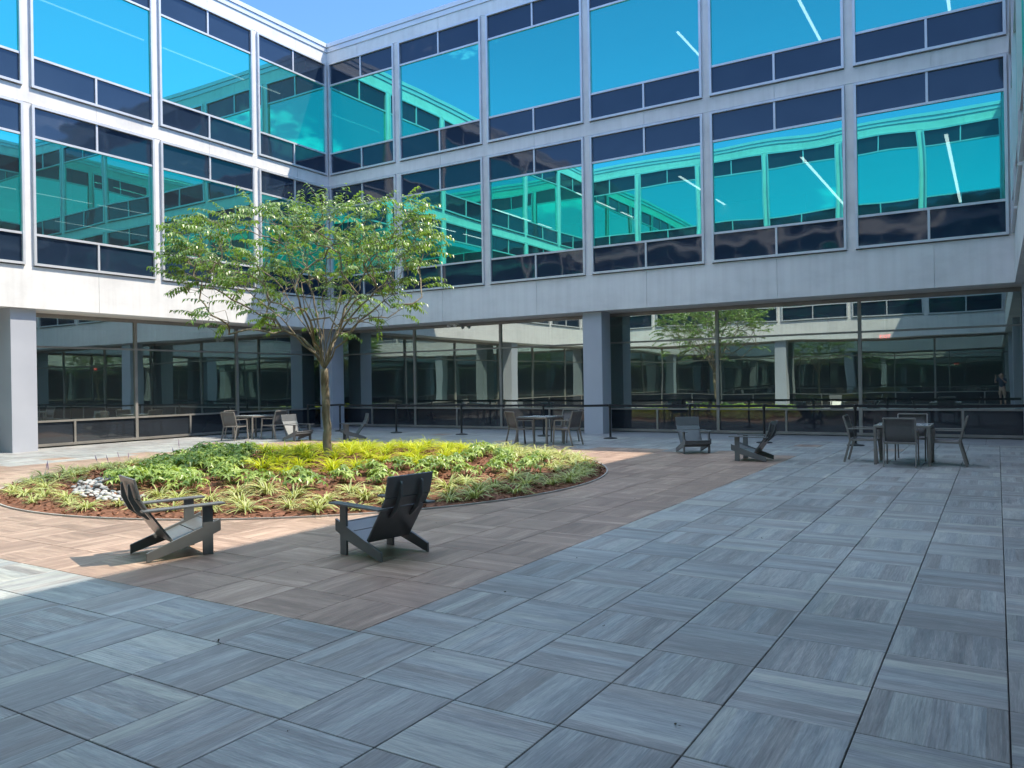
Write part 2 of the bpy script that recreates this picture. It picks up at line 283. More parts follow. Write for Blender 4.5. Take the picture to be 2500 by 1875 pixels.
# ------------------------------------------------------------------ ground and pavement
g = MB(); g.quad((-400, -400, -0.12), (400, -400, -0.12), (400, 400, -0.12), (-400, 400, -0.12))
tag(g.build('ground', M['lawn']), kind='structure')
g = MB(); g.quad((-1.6, -24.1, -0.018), (24.1, -24.1, -0.018), (24.1, 1.6, -0.018), (-1.6, 1.6, -0.018))
tag(g.build('paving_bed', M['subbase']), kind='structure')
BC = (11.2, -11.55); BR = 5.32
def pavement():
    GX, GY, T, GAP = 22.165, -17.34, 0.61, 0.0032
    rng = random.Random(3); V = []; F = []; A = []; UV = []
    def tile(x0, x1, y0, y1, kind, ori):
        o = len(V); r1, r2 = rng.random(), rng.random(); off = (rng.uniform(0, 90), rng.uniform(0, 90)); tl = rng.uniform(-0.0006, 0.0006)
        b = 0.003; zt = tl; X0, X1, Y0, Y1 = x0 + GAP, x1 - GAP, y0 + GAP, y1 - GAP
        V.extend([(X0, Y0, zt - .016), (X1, Y0, zt - .016), (X1, Y1, zt - .016), (X0, Y1, zt - .016),
                  (X0, Y0, zt - b), (X1, Y0, zt - b), (X1, Y1, zt - b), (X0, Y1, zt - b),
                  (X0 + b, Y0 + b, zt), (X1 - b, Y0 + b, zt), (X1 - b, Y1 - b, zt), (X0 + b, Y1 - b, zt)])
        fs = [(8, 9, 10, 11)] + [(i, (i + 1) % 4, 4 + (i + 1) % 4, 4 + i) for i in range(4)] + [(4 + i, 4 + (i + 1) % 4, 8 + (i + 1) % 4, 8 + i) for i in range(4)]
        for f in fs:
            F.append(tuple(i + o for i in f)); A.extend([r1, kind, r2, 1.0] * 4)
            for i in f:
                x, y, z = V[i + o]; u, v = x - x0, y - y0
                if ori: u, v = v, u
                UV.extend([u + off[0], v + off[1]])
    brown_extra = {(-14, 20), (-13, 20), (-12, 20), (-4, 23), (-7, 24), (-17, 20), (-16, 20), (-26, 25), (-30, 14), (-31, 11), (-30, 9), (-31, 5), (-31, 2), (-32, 8), (-33, 16), (-20, 22), (-31, -2), (-29, 21), (-9, 20)}
    for i in range(-38, 2):
        for j in range(-11, 28):
            x0 = GX + i * T; y0 = GY + j * T
            if x0 < -1.3 or x0 + T > 23.7 or y0 < -23.7 or y0 + T > -0.6: continue
            far = max((px - BC[0]) ** 2 + (py - BC[1]) ** 2 for px in (x0, x0 + T) for py in (y0, y0 + T))
            if far < (BR - 0.05) ** 2: continue
            brown = (-30 <= i < -6) and (-2 <= j < 20)
            k = 0.5 if brown or (i, j) in brown_extra else 0.0
            tile(x0, x0 + T, y0, y0 + T, k, (i + j) % 2)
    yb = GY + 27 * T  # smooth border slabs along the facing wing
    x = -1.3
    while x < 23.6:
        x1 = min(x + 1.22, 23.72)
        tile(x, x1, yb, 0.2, 1.0, 0); tile(x, x1, 0.2, 1.24, 1.0, 0); x = x1
    me = bpy.data.meshes.new('pavement'); me.from_pydata(V, [], F); me.materials.append(M['paver'])
    at = me.color_attributes.new('tile', 'FLOAT_COLOR', 'CORNER'); at.data.foreach_set('color', A)
    uv = me.uv_layers.new(name='UVMap'); uv.data.foreach_set('uv', UV)
    me.update(); o = bpy.data.objects.new('pavement', me); COL.objects.link(o); tag(o, kind='structure')
pavement()

# ------------------------------------------------------------------ office wings
ZB0, ZB1, ZM0, ZM1, ZT0 = 3.87, 5.00, 9.42, 9.82, 14.24
PW = 0.11
def window_proto(w, name='window'):
    """window of width w, height 4.36, origin at its lower left outer corner; frame stands 6 cm proud of the concrete"""
    H = 4.36; f = MB(); R = 0.065; y0, y1 = -0.06, 0.10
    f.box(0, w, y0, y1, 0, R); f.box(0, w, y0, y1, H - R, H); f.box(0, R, y0, y1, R, H - R); f.box(w - R, w, y0, y1, R, H - R)
    t0, t1 = 0.84, 3.50; a, b = 0.03, 0.03
    f.box(R, w - R, y0 + .028, y1, t0 - a, t0 + a); f.box(R, w - R, y0 + .028, y1, t1 - a, t1 + a)
    f.box(w / 2 - .028, w / 2 + .028, y0 + .03, y1, R, t0 - a); f.box(w / 2 - .028, w / 2 + .028, y0 + .03, y1, t1 + a, H - R)
    wo = f.build(name, M['alu'])
    gy = 0.012
    q = MB(); q.quad((R, gy, t0 + a), (w - R, gy, t0 + a), (w - R, gy, t1 - a), (R, gy, t1 - a)); q.build('vision_pane', M['glass_up'], wo)
    for (xa, xb) in ((R, w / 2 - .028), (w / 2 + .028, w - R)):
        for (za, zb) in ((R, t0 - a), (t1 + a, H - R)):
            q = MB(); q.box(xa, xb, gy, gy + .03, za, zb); q.build('spandrel_panel', M['spandrel'], wo)
    return wo
def storefront_proto(w):
    """ground floor glazing unit of width w; origin at its lower left corner"""
    f = MB(); R = 0.045; y0, y1 = -0.05, 0.07; Z = [0.025, 0.10, 0.72, 0.775, 2.88, 2.935, 3.76, 3.865]
    f.box(0, w, y0, y1, Z[0], Z[1]); f.box(0, w, y0, y1, Z[6], Z[7]); f.box(0, R, y0, y1, Z[1], Z[6]); f.box(w - R, w, y0, y1, Z[1], Z[6])
    f.box(R, w - R, y0 + .012, y1, Z[2], Z[3]); f.box(R, w - R, y0 + .012, y1, Z[4], Z[5]); f.box(w / 2 - .03, w / 2 + .03, y0 + .012, y1, Z[1], Z[2])
    wo = f.build('storefront_window', M['bronze'])
    for za, zb, nm in ((Z[3], Z[4], 'lower_pane'), (Z[5], Z[6], 'upper_pane')):
        q = MB(); q.quad((R, 0, za), (w - R, 0, za), (w - R, 0, zb), (R, 0, zb)); q.build(nm, M['glass_low'], wo)
    for xa, xb in ((R, w / 2 - .03), (w / 2 + .03, w - R)):
        q = MB(); q.box(xa, xb, 0, .03, Z[1], Z[2]); q.build('base_panel', M['spandrel_low'], wo)
    return wo
PROT = {}
def place(kind, w, parent, loc):
    key = (kind, round(w, 3))
    if key in PROT: o = copy_tree(PROT[key], parent)
    else:
        o = window_proto(w) if kind == 'window' else storefront_proto(w); PROT[key] = o; o.parent = parent
    o.location = loc; return o
DEPTH = 15.0
def wing(origin, rz, L, centre, gm, label, pil_mid):
    root = empty('office_wing', (origin[0], origin[1], 0), rz)
    tag(root, label, 'building', 'office wings round the courtyard')
    P = [centre + (k - 3) * 3.85 for k in range(1, 6)]
    mids = [(P[0] - 3.85) / 2 + P[0] / 2] + [(P[i] + P[i + 1]) / 2 for i in range(4)] + [P[4] + 1.925]
    c = MB(); E0 = -0.5
    def panels(z0, z1, y0=0.0, y1=0.5):
        xs = [E0] + mids + [L]; xs = sorted(xs)
        for a, b in zip(xs, xs[1:]):
            c.box(a + (.005 if a > E0 else 0), b - (.005 if b < L else 0), y0, y1, z0, z1)
        c.box(E0, L, y0 + .02, y1 - .01, z0 + .01, z1 - .01)
    panels(ZB0, ZB1); panels(ZM0, ZM1); panels(ZT0, 14.64)
    for z0, z1 in ((ZB1, ZM0), (ZM1, ZT0)):
        for x in P: c.box(x - PW, x + PW, 0.006, 0.4, z0 + .004, z1 - .004)
        c.box(E0, 0.10, 0.006, 0.4, z0 + .004, z1 - .004); c.box(L - 0.10, L - .001, 0.006, 0.4, z0 + .004, z1 - .004)
    c.build('concrete_frame', M['concrete'], root)
    k = MB(); k.box(E0, L - .035, -.03, .5, 14.66, 14.83); k.box(E0, L - .065, -.06, .55, 14.845, 15.0); k.box(E0, L - .012, .012, .5, 14.635, 14.85)
    k.build('coping', M['coping'], root)
    s = MB(); s.box(-1.42, L + 0.5, .5, 1.42, 3.874, 3.99); s.build('soffit', M['soffit'], root)
    r = MB(); r.box(-DEPTH, L + .4, .5, DEPTH, 14.4, 14.63); r.build('roof', M['roofing'], root)
    fl = MB(); fl.box(-DEPTH, L, 1.42, DEPTH, 4.0, 4.98); fl.box(-DEPTH, L, .52, DEPTH, 4.2, 4.97); fl.box(-DEPTH, L, .5, DEPTH, 9.3, 9.84); fl.build('floor_slab', M['carpet'], root)
    ce = MB()
    for z in (3.866, 8.55, 13.38): ce.box(-DEPTH, L + (1.3 if z < 4 else 0), 1.43 if z < 4 else .5, DEPTH, z, z + .05)
    ce.build('ceiling', M['ceiling'], root)
    gf = MB(); gf.box(-DEPTH, L + 1.3, 1.32, DEPTH, -.1, .022); gf.build('interior_floor', M['carpet'], root)
    iw = MB(); iw.box(-DEPTH, L, DEPTH - .3, DEPTH, 0, 14.6); iw.box(-DEPTH - .2, -DEPTH, 0, DEPTH, 0, 14.6); iw.build('rear_wall', M['iwall'], root)
    iw = MB()
    for x in (centre - 7.6, centre + 3.7): iw.box(x, x + .15, 6.55, DEPTH - .3, .03, 3.86)
    iw.box(-1.2, centre - 4.2, 5.0, 5.12, .03, 3.86); iw.box(centre - 2.6, centre + 6.0, 6.4, 6.5, .03, 3.86); iw.box(centre + 6.8, L + 1.2, 4.6, 4.72, .03, 3.86); iw.box(centre - 9, centre + 5, 8, 8.12, 5.0, 8.5); iw.build('partition', M['iwall'], root)
    xs = [0.10] + P + [L - 0.10]
    for i in range(6):
        a = xs[i] + (PW if i else 0); b = xs[i + 1] - (PW if i < 5 else 0); b -= .002; a += .002
        for z in (5.03, 9.85): place('window', round(b - a, 3), root, (a, 0, z))
    for a, b in zip(gm, gm[1:]): place('storefront_window', round(b - a, 3), root, (a, 1.3, 0))
    for x in (-.48, pil_mid):
        p = MB(); p.box(x - .33, x + .33, .15, .81, -.02, 3.864); p.build('pillar', M['pillar'], root, bevel=.006)
    return root
LB, LL = 22.53, 22.5
wing((0, 0), 0, LB, 11.2, [-1.295, 3.1, 7.02, 10.94, 14.87, 18.89, LB + 1.295], 'shaded office wing facing the viewer, running from behind the tree to the right edge', 11.2)
wing((0, -LL), rad(90), LL, 11.25, [-1.295, 3.25, 7.2, 11.15, 15.1, 19.03, LL + 1.295], 'sunlit office wing on the left with bright white concrete and dark glass', 11.15)
wing((LB, 0), rad(-90), LL, 11.25, [-1.295, 3.25, 7.2, 11.15, 15.1, 19.03, LL + 1.295], 'office wing at the right edge seen end on as a sliver of window frames', 11.25)
wing((LB, -LL), rad(180), LB, 11.25, [-1.295, 3.25, 7.2, 11.15, 15.1, 19.03, LB + 1.295], 'sunlit office wing behind the photographer, seen only mirrored in the facing glass', 11.25)

# ------------------------------------------------------------------ planting bed
def mound_z(x, y):
    r = math.hypot(x - BC[0], y - BC[1]) / BR
    return 0.012 + 0.25 * max(0.0, 1 - r ** 2.0) if r < 1 else 0.012
from mathutils import noise as mno
def bed():
    m = MB(); n, R = 220, 70; rng = random.Random(5)
    vs = [(BC[0], BC[1], mound_z(*BC))]; fs = []
    for k in range(1, R + 1):
        r = BR * k / R
        for i in range(n):
            a = 2 * math.pi * i / n; x, y = BC[0] + r * math.cos(a), BC[1] + r * math.sin(a)
            z = mound_z(x, y) + (0.022 * mno.noise(Vector((x * 3.1, y * 3.1, 0))) + 0.014 * mno.noise(Vector((x * 11, y * 11, 3))) + rng.uniform(-.006, .006)) * min(1, (R - k) / 4)
            vs.append((x, y, z))
    fs += [(0, 1 + i, 1 + (i + 1) % n) for i in range(n)]
    for k in range(R - 1):
        for i in range(n): fs.append((1 + k * n + i, 1 + (k + 1) * n + i, 1 + (k + 1) * n + (i + 1) % n, 1 + k * n + (i + 1) % n))
    m.add(vs, fs); tag(m.build('mulch_bed', M['mulch'], smooth=False), kind='structure')
    e = MB(); vs = []; fs = []
    prof = [(BR + .002, -.015), (BR + .022, -.015), (BR + .022, .022), (BR + .002, .022)]
    for i in range(n):
        a = 2 * math.pi * i / n
        for r, z in prof: vs.append((BC[0] + r * math.cos(a), BC[1] + r * math.sin(a), z))
    for i in range(n):
        j = (i + 1) % n
        for q in range(4): fs.append((i * 4 + q, j * 4 + q, j * 4 + (q + 1) % 4, i * 4 + (q + 1) % 4))
    e.add(vs, fs); tag(e.build('bed_edging', M['edging']), 'thin curved edging ring round the planted mulch mound', 'edging')
    c = MB()
    for i in range(9000):
        a = rng.uniform(0, 2 * math.pi); r = BR * math.sqrt(rng.random()) * .995; x, y = BC[0] + r * math.cos(a), BC[1] + r * math.sin(a)
        z = mound_z(x, y) + rng.uniform(.006, .026); l, w = rng.uniform(.018, .055), rng.uniform(.006, .014)
        d = Vector((rng.gauss(0, 1), rng.gauss(0, 1), rng.gauss(0, .35))).normalized(); s = d.orthogonal(); s.rotate(Matrix.Rotation(rng.uniform(0, 6.3), 3, d)); p = Vector((x, y, z))
        q = s.cross(d) * .004
        c.add([p - d * l + s * w, p + d * l + s * w * .6, p + d * l * .9 - s * w, p - d * l * .8 - s * w * .7, p - d * l * .3 + q, p + d * l * .3 + q], [(0, 1, 5, 4), (1, 2, 5), (2, 3, 4, 5), (3, 0, 4)])
    tag(c.build('bark_chips', M['chips']), kind='stuff')
bed()

# plants -------------------------------------------------------------
def blade_clump(seed, n, L, W0, arch, mat, name, tone=(0, 1), stripe=False, upright=0.5):
    rng = random.Random(seed); m = MB()
    for i in range(n):
        a = rng.uniform(0, 2 * math.pi); r0 = rng.uniform(0, .05); l = L * rng.uniform(.6, 1.15); w = W0 * rng.uniform(.75, 1.25)
        d = Vector((math.cos(a), math.sin(a), 0)); s = Vector((-math.sin(a), math.cos(a), 0)); up0 = rng.uniform(upright, upright + .45)
        p = d * r0; pts = [p.copy()]; ang = up0 * math.pi / 2; K = 5
        for k in range(K):
            ang -= arch * rng.uniform(.7, 1.3) / K; p = p + (d * math.cos(ang) + Vector((0, 0, 1)) * math.sin(ang)) * (l / K); p.z = max(p.z, .008 + .004 * k); pts.append(p.copy())
        s = (s + Vector((0, 0, rng.uniform(-.5, .5)))).normalized(); t = rng.uniform(*tone)
        ws = [.65, 1, 1, .85, .55, .06]
        if not stripe:
            vs = []
            for q, ww in zip(pts, ws): vs += [q - s * w * ww / 2, q + s * w * ww / 2]
            m.add(vs, [(2 * k, 2 * k + 1, 2 * k + 3, 2 * k + 2) for k in range(K)], tone=t)
        else:
            vs = []
            for q, ww in zip(pts, ws): vs += [q - s * w * ww / 2, q - s * w * ww * .22, q + s * w * ww * .22, q + s * w * ww / 2]
            for band, tt in ((0, .55 + .45 * t), (1, .25 * t), (2, .55 + .45 * t)):
                b0 = len(m.v)
                m.add([vs[4 * k + band + e] for k in range(K + 1) for e in (0, 1)], [(2 * k, 2 * k + 1, 2 * k + 3, 2 * k + 2) for k in range(K)], tone=tt)
    return m.mesh(name, mat)
def leaf_shape(m, base, d, s, up, l, w, tone, fold=.25, droop=.3):
    pts = []
    tip = base + d * l - up * l * droop
    mid = base + d * l * .45 + up * l * .04
    a = mid + s * w / 2 + up * w * fold * .5; b = mid - s * w / 2 + up * w * fold * .5
    m.add([base, a, tip, b, mid], [(0, 4, 1), (1, 4, 2), (2, 4, 3), (3, 4, 0)], tone=tone)
def shrub(seed, n, H, name, tone=(0, 1)):
    rng = random.Random(seed); m = MB(); Z = Vector((0, 0, 1))
    for i in range(n):
        a = rng.uniform(0, 2 * math.pi); rr = math.sqrt(rng.random()) * .24; h = H * rng.uniform(.55, 1.1) * (1 - .9 * rr * rr / .09 * .5)
        p = Vector((rr * math.cos(a), rr * math.sin(a), h)); out_ = Vector((math.cos(a), math.sin(a), 0)); b0 = Vector((rr * .25 * math.cos(a), rr * .25 * math.sin(a), 0))
        m.tube([b0, (b0 + p) * .5 + Z * .03, p], [.0035, .003, .002], 3, cap=False); m.tone += [.15] * 6
        k = rng.randint(5, 7); ph = rng.uniform(0, 6.3); t = rng.uniform(*tone)
        nrm = (Z + out_ * rng.uniform(.1, .7)).normalized(); e1 = nrm.orthogonal().normalized(); e2 = nrm.cross(e1)
        for q in range(k):
            th = ph + q * 2 * math.pi / k * .92; d = (e1 * math.cos(th) + e2 * math.sin(th)); l = rng.uniform(.075, .125)
            leaf_shape(m, p, d, nrm.cross(d), nrm, l, l * .36, min(1, max(0, t + rng.uniform(-.15, .15))), droop=rng.uniform(.15, .55))
    return m.mesh(name, M['helle'])
lime_v = [blade_clump(10 + i, 95, .40, .013, 1.75, M['lime'], 'lime_grass_clump', (0.0, 1), upright=.66) for i in range(4)]
liri_v = [blade_clump(30 + i, 62, .36, .015, 1.75, M['lirio'], 'variegated_grass_clump', (0.0, 1), True, .55) for i in range(5)]
hell_v = [shrub(50 + i, 24, .25, 'leafy_perennial') for i in range(5)]
# pebble crescent centre line (bed west side)
PEB = [(9.75, -14.35), (9.45, -14.75), (9.55, -15.15), (9.95, -15.5), (10.6, -15.78), (11.2, -15.9), (11.7, -15.92)]
def seg_d(p, a, b):
    p, a, b = Vector(p), Vector(a), Vector(b); t = max(0, min(1, (p - a).dot(b - a) / (b - a).length_squared)); return (p - a - (b - a) * t).length
def peb_d(p): return min(seg_d(p, PEB[i], PEB[i + 1]) for i in range(len(PEB) - 1))
TREE = (10.95, -11.25)
def k0(r): return r > 3.8
def plants():
    rng = random.Random(21); placed = []
    tries = 0; n = {'lime': 0, 'liri': 0, 'hell': 0}
    while tries < 9000:
        tries += 1
        a = rng.uniform(0, 2 * math.pi); r = math.sqrt(rng.random()) * (BR - .22); dx, dy = r * math.cos(a), r * math.sin(a); x, y = BC[0] + dx, BC[1] + dy
        s = dx * .85 + dy * .525; f = -.525 * dx + .85 * dy
        if math.hypot(x - TREE[0], y - TREE[1]) < .38 or peb_d((x, y)) < .36: continue
        if s < -1.2 and f < 1 and k0(r) and rng.random() < .62: continue
        edge = 4.05 + .25 * math.sin(3 * a + 1)
        if r > edge: k = 'liri'
        elif f > .3 + .35 * math.sin(2.2 * s) and s > -2.2: k = 'lime'
        elif (r < 2.5 + .3 * math.sin(5 * a) and s > -.9 and rng.random() < .9) or (r < 1.6 and s > -1.5): k = 'lime'
        else: k = 'hell'
        if s > 2.6 and f > -1.4 and r > 2.4 and k == 'lime' and rng.random() < .75: k = 'liri' if r > 3.2 else 'hell'
        sp = {'lime': .58, 'liri': .39, 'hell': .50}[k]
        if k == 'hell' and s < -3.0: k = 'liri'; sp = .60
        if k == 'hell' and s < -1.3: sp = .38
        if k == 'liri' and s > 2.2: sp = .40
        if any((x - px) ** 2 + (y - py) ** 2 < (sp * .5 + q * .5) ** 2 for px, py, q in placed): continue
        if k == 'hell' and rng.random() < .04: continue
        placed.append((x, y, sp))
        var, name, lab, cat, grp = {
            'lime': (lime_v, 'lime_grass_clump', 'bright lime green grass clump arching over the mulch round the tree trunk', 'grass clump', 'lime green grass clumps on top of the mound'),
            'liri': (liri_v, 'variegated_grass_clump', 'cream striped grass clump with strap leaves along the rim of the mulch bed', 'grass clump', 'striped grass clumps round the rim of the bed'),
            'hell': (hell_v, 'leafy_perennial', 'low leafy green perennial with hand shaped leaves on the slope of the mound', 'plant', 'leafy perennials on the slope of the mound')}[k]
        o = bpy.data.objects.new(name, rng.choice(var)); COL.objects.link(o)
        o.location = (x, y, mound_z(x, y) - .01); o.rotation_euler = (rng.uniform(-.06, .06), rng.uniform(-.06, .06), rng.uniform(0, 6.3))
        q = rng.uniform(.8, 1.2); 
        if k == 'liri': q *= .85 if s < -1.5 else 1.0
        if k == 'hell' and s < -1.3: q *= 1.1
        o.scale = (q, q, q * rng.uniform(.85, 1.15)); tag(o, lab, cat, grp); n[k] += 1
        if k == 'liri' and s < -2.6 and f > -1.6 and rng.random() < .3:
            fm = MB(); fx, fy = rng.uniform(-.1, .1), rng.uniform(-.1, .1); hh = rng.uniform(.34, .46)
            fm.tube([(fx * .3, fy * .3, 0), (fx, fy, hh * .6)], [.003, .003], 4); fm.tube([(fx, fy, hh * .6), (fx * 1.2, fy * 1.2, hh * .8), (fx * 1.35, fy * 1.35, hh)], [.008, .011, .003], 5)
            fm.build('flower_spike', M['flower'], o)
    print('plants', n)
plants()
def pebbles():
    rng = random.Random(4); var = []
    for i in range(6):
        m = MB(); vs = []; fs = []; n, k = 10, 6
        for a in range(k + 1):
            th = math.pi * a / k
            for b in range(n):
                ph = 2 * math.pi * b / n; v = Vector((math.sin(th) * math.cos(ph), math.sin(th) * math.sin(ph), math.cos(th)))
                v *= 1 + .16 * mno.noise(v * 1.3 + Vector((i * 7.1, 0, 0))); vs.append((v.x, v.y * .78, v.z * .55))
        for a in range(k):
            for b in range(n): fs.append((a * n + b, (a + 1) * n + b, (a + 1) * n + (b + 1) % n, a * n + (b + 1) % n))
        m.add(vs, fs); var.append(m.mesh('river_stone', M['stone'], True))
    done = []
    for t in range(6000):
        x, y = rng.uniform(8.4, 12.3), rng.uniform(-16.5, -14.2); d = peb_d((x, y))
        if d > .21: continue
        r = rng.uniform(.032, .062)
        lay = 0
        hit = [q for q in done if math.hypot(x - q[0], y - q[1]) < (r + q[2]) * .72]
        if hit:
            if len(hit) > 2 or d > .18 or any(q[3] for q in hit) or rng.random() > .03: continue
            lay = 1
        if len(done) > 150: break
        done.append((x, y, r, lay)); o = bpy.data.objects.new('river_stone', rng.choice(var)); COL.objects.link(o)
        o.location = (x, y, mound_z(x, y) + r * .42 + lay * .06); o.scale = (r, r, r); o.rotation_euler = (rng.uniform(-.3, .3), rng.uniform(-.3, .3), rng.uniform(0, 6.3))
        tag(o, 'smooth pale grey river stone in the crescent of stones at the left of the bed', 'stone', 'river stones in a crescent on the mulch')
pebbles()
# dead leaves dropped on the paving
for i, (x, y) in enumerate([(17.88, -19.18), (17.76, -11.46), (17.84, -12.3), (18.8, -15.97), (18.86, -17.29), (19.15, -18.13), (19.89, -17.7), (20.83, -18.91), (19.27, -19.87), (20.07, -14.29), (16.51, -15.08), (19.2, -18.65), (21.6, -15.4), (18.2, -10.4), (16.9, -17.6), (20.6, -16.5)]):
    rng = random.Random(i); m = MB(); q = .6 * [.026, .012, .011, .013, .012, .010, .012, .018, .009, .011, .010, .006, .007, .008, .007, .007][i]
    for k in range(3):
        a = rng.uniform(0, 6.3); d = Vector((math.cos(a), math.sin(a), rng.uniform(.1, .5))); s = Vector((-math.sin(a), math.cos(a), rng.uniform(-.3, .3)))
        b = Vector((rng.uniform(-.4, .4) * q, rng.uniform(-.4, .4) * q, .004))
        m.add([b, b + d * q + s * q * .5, b + d * q * 2, b + d * q - s * q * .5 + Vector((0, 0, q * .5))], [(0, 1, 2), (0, 2, 3)])
    o = m.build('dead_leaf', M['debris']); o.location = (x, y, .003)
    tag(o, 'dark curled leaf scrap on a joint of the grey paving at lower left' if i == 0 else 'tiny dark leaf scrap lying on the shaded paving', 'leaf litter', 'leaf scraps on the paving')

# ------------------------------------------------------------------ tree
def tree():
    rng = random.Random(11); R = Vector((.85, .525, 0)); F = Vector((-.525, .85, 0)); Z = Vector((0, 0, 1))
    base = Vector((TREE[0], TREE[1], mound_z(*TREE) - .05)); fork = Vector((TREE[0] - .06, TREE[1] + .0, 1.98))
    root = empty('ornamental_tree', base); tag(root, 'small broad crowned tree with slender grey trunk on the planted mound', 'tree')
    def pl(x, tab):
        for (a, b), (c, d) in zip(tab, tab[1:]):
            if x <= c: return b + (d - b) * (x - a) / (c - a)
        return tab[-1][1]
    top = [(-2.55, 4.15), (-2.25, 4.5), (-1.9, 4.72), (-1.5, 4.6), (-1.0, 4.9), (-.3, 4.85), (.3, 4.8), (1.0, 5.0), (1.4, 5.05), (1.65, 5.25), (1.9, 4.8), (2.05, 4.4)]
    bot = [(-2.55, 3.7), (-2.3, 2.95), (-1.9, 2.6), (-1.3, 2.5), (-.4, 2.5), (.4, 2.5), (1.0, 2.5), (1.5, 2.8), (1.9, 3.4), (2.05, 3.8)]
    T = []
    while len(T) < 740:
        s = rng.uniform(-2.5, 1.95); dw = 2.2 * math.sqrt(max(0, 1 - ((s + .25) / 2.6) ** 2)); t = rng.uniform(-dw, dw)
        zt, zb = pl(s, top) + .24, pl(s, bot); e = abs(t) / 2.6; zt -= .6 * e ** 2 + .85 * max(0, mno.noise(Vector((s * 1.5 + 3, t * 1.5, 9)))); zb += .35 * e
        u = rng.random(); u = u ** .62; z = zb + (zt - zb) * u
        if zt - zb < .2: continue
        rad_ = math.hypot(s, t) / 2.7
        if u < .5 and rad_ < .55 and rng.random() < .25: continue
        if .3 < u < .75 and rad_ < .45 and rng.random() < .3: continue
        if mno.noise(Vector((s * .9, t * .9, z * 1.1))) < -.27: continue
        T.append(Vector(fork) * 0 + Vector((TREE[0], TREE[1], 0)) + R * s + F * t + Z * z)
    for s, t, z in [(-2.5, -.2, 4.25), (-2.5, .1, 3.75), (-2.25, -.5, 3.0), (-2.1, -.7, 2.8), (-1.85, -.6, 2.6), (-2.0, -.3, 4.8), (-.95, 0, 4.98), (1.65, -.1, 5.3), (1.5, .2, 5.15), (2.05, .2, 4.6), (2.0, -.3, 3.55), (1.95, -.5, 3.3), (1.8, -.7, 3.15), (2.05, 0, 4.2), (.5, 0, 4.95), (-.6, -.2, 4.85), (-2.45, .3, 4.0)]:
        T.append(Vector((TREE[0], TREE[1], 0)) + R * s + F * t + Z * z)
    # skeleton: nodes with parent
    N = [base, base + Vector((-.015, 0, .55)), base + Vector((-.05, .01, 1.1)), fork]; PA = [-1, 0, 1, 2]
    # scaffold limbs
    for s, t, z, n_ in [(-1.55, -.6, 3.65, 9), (-1.25, .5, 3.95, 9), (-.8, 1.0, 3.95, 9), (-.55, -.9, 3.85, 9), (-.02, .03, 4.75, 13), (.38, .55, 4.35, 10), (.7, -.75, 3.95, 9), (1.05, .15, 4.4, 11), (.5, 1.0, 4.1, 9), (1.3, -.15, 3.75, 9), (-1.85, .05, 3.35, 9), (-.2, -1.2, 3.6, 9), (1.25, -.6, 3.25, 8), (-.45, .15, 4.4, 11)]:
        tip = Vector((TREE[0], TREE[1], 0)) + R * s + F * t + Z * z; prev = 3; st = N[3] + Z * rng.uniform(-.1, .3)
        for k in range(1, n_ + 1):
            q = k / n_; p = st.lerp(tip, q); p.z += .10 * math.sin(math.pi * q) * min(1, abs(s)); p += Vector((rng.gauss(0, .025), rng.gauss(0, .025), rng.gauss(0, .02)))
            N.append(p); PA.append(prev); prev = len(N) - 1
    T.sort(key=lambda p: (p - fork).length)
    for p in T:
        A = np.array([tuple(q) for q in N]); d = np.linalg.norm(A - np.array(tuple(p)), axis=1); rr = np.linalg.norm(A - np.array(tuple(fork)), axis=1); rp_ = (p - fork).length
        cost = d + .9 * np.maximum(0, A[:, 2] - p.z + .1) + np.where(rr > rp_ - .05, 3, 0); cost[:3] += 50
        j = int(np.argmin(cost)); a = N[j]; L = (p - a).length; k = max(1, int(L / .16)); prev = j
        for q in range(1, k + 1):
            u = q / k; pt = a.lerp(p, u); pt.z += .10 * L * math.sin(math.pi * u); pt += Vector((rng.gauss(0, .012), rng.gauss(0, .012), rng.gauss(0, .012))) * (q < k)
            N.append(pt); PA.append(prev); prev = len(N) - 1
    cnt = [0] * len(N); ch = [[] for _ in N]
    for i, p in enumerate(PA):
        if p >= 0: ch[p].append(i)
    for i in range(len(N) - 1, -1, -1):
        cnt[i] = max(1, sum(cnt[c] for c in ch[i])) if ch[i] else 1
    order = sorted(range(len(N)), key=lambda i: -cnt[i])
    rd = [min(.075, .0042 * c ** .45) for c in cnt]
    for i, r_ in zip((0, 1, 2, 3), (.088, .078, .075, .078)): rd[i] = r_
    trunk = MB(); br = MB()
    tp = []; tr = []
    for k in range(25):
        q = k / 24 * 3; i = min(2, int(q)); u = q - i; p = N[i].lerp(N[i + 1], u); r_ = rd[i] + (rd[i + 1] - rd[i]) * u
        tp.append(p + Vector((.008 * math.sin(k * .9), .008 * math.cos(k * .7), 0)) - base); tr.append(r_ * (1 + .05 * math.sin(k * 2.1) + (.45 if k == 0 else .15 if k == 1 else 0)))
    trunk.tube(tp, tr, 14); trunk.build('trunk', M['bark'], root, smooth=True)
    seen = set()
    def chain(i):
        pts = [N[PA[i]]] ; rs = [min(rd[PA[i]], rd[i] * 1.15) if PA[i] > 3 else rd[i] * 1.1]
        while True:
            pts.append(N[i]); rs.append(rd[i]); seen.add(i)
            if not ch[i]: break
            nx = max(ch[i], key=lambda c: cnt[c])
            for c in ch[i]:
                if c != nx: stack.append(c)
            i = nx
        br.tube([p - base for p in pts], rs, 7 if rs[0] > .012 else 4, cap=False)
    stack = list(ch[3])
    while stack: chain(stack.pop())
    # leaves: arching sprays with hanging alternate leaves
    lf = MB(); tw = br
    tips = [i for i in range(len(N)) if not ch[i] and i > 3]
    sprays = []
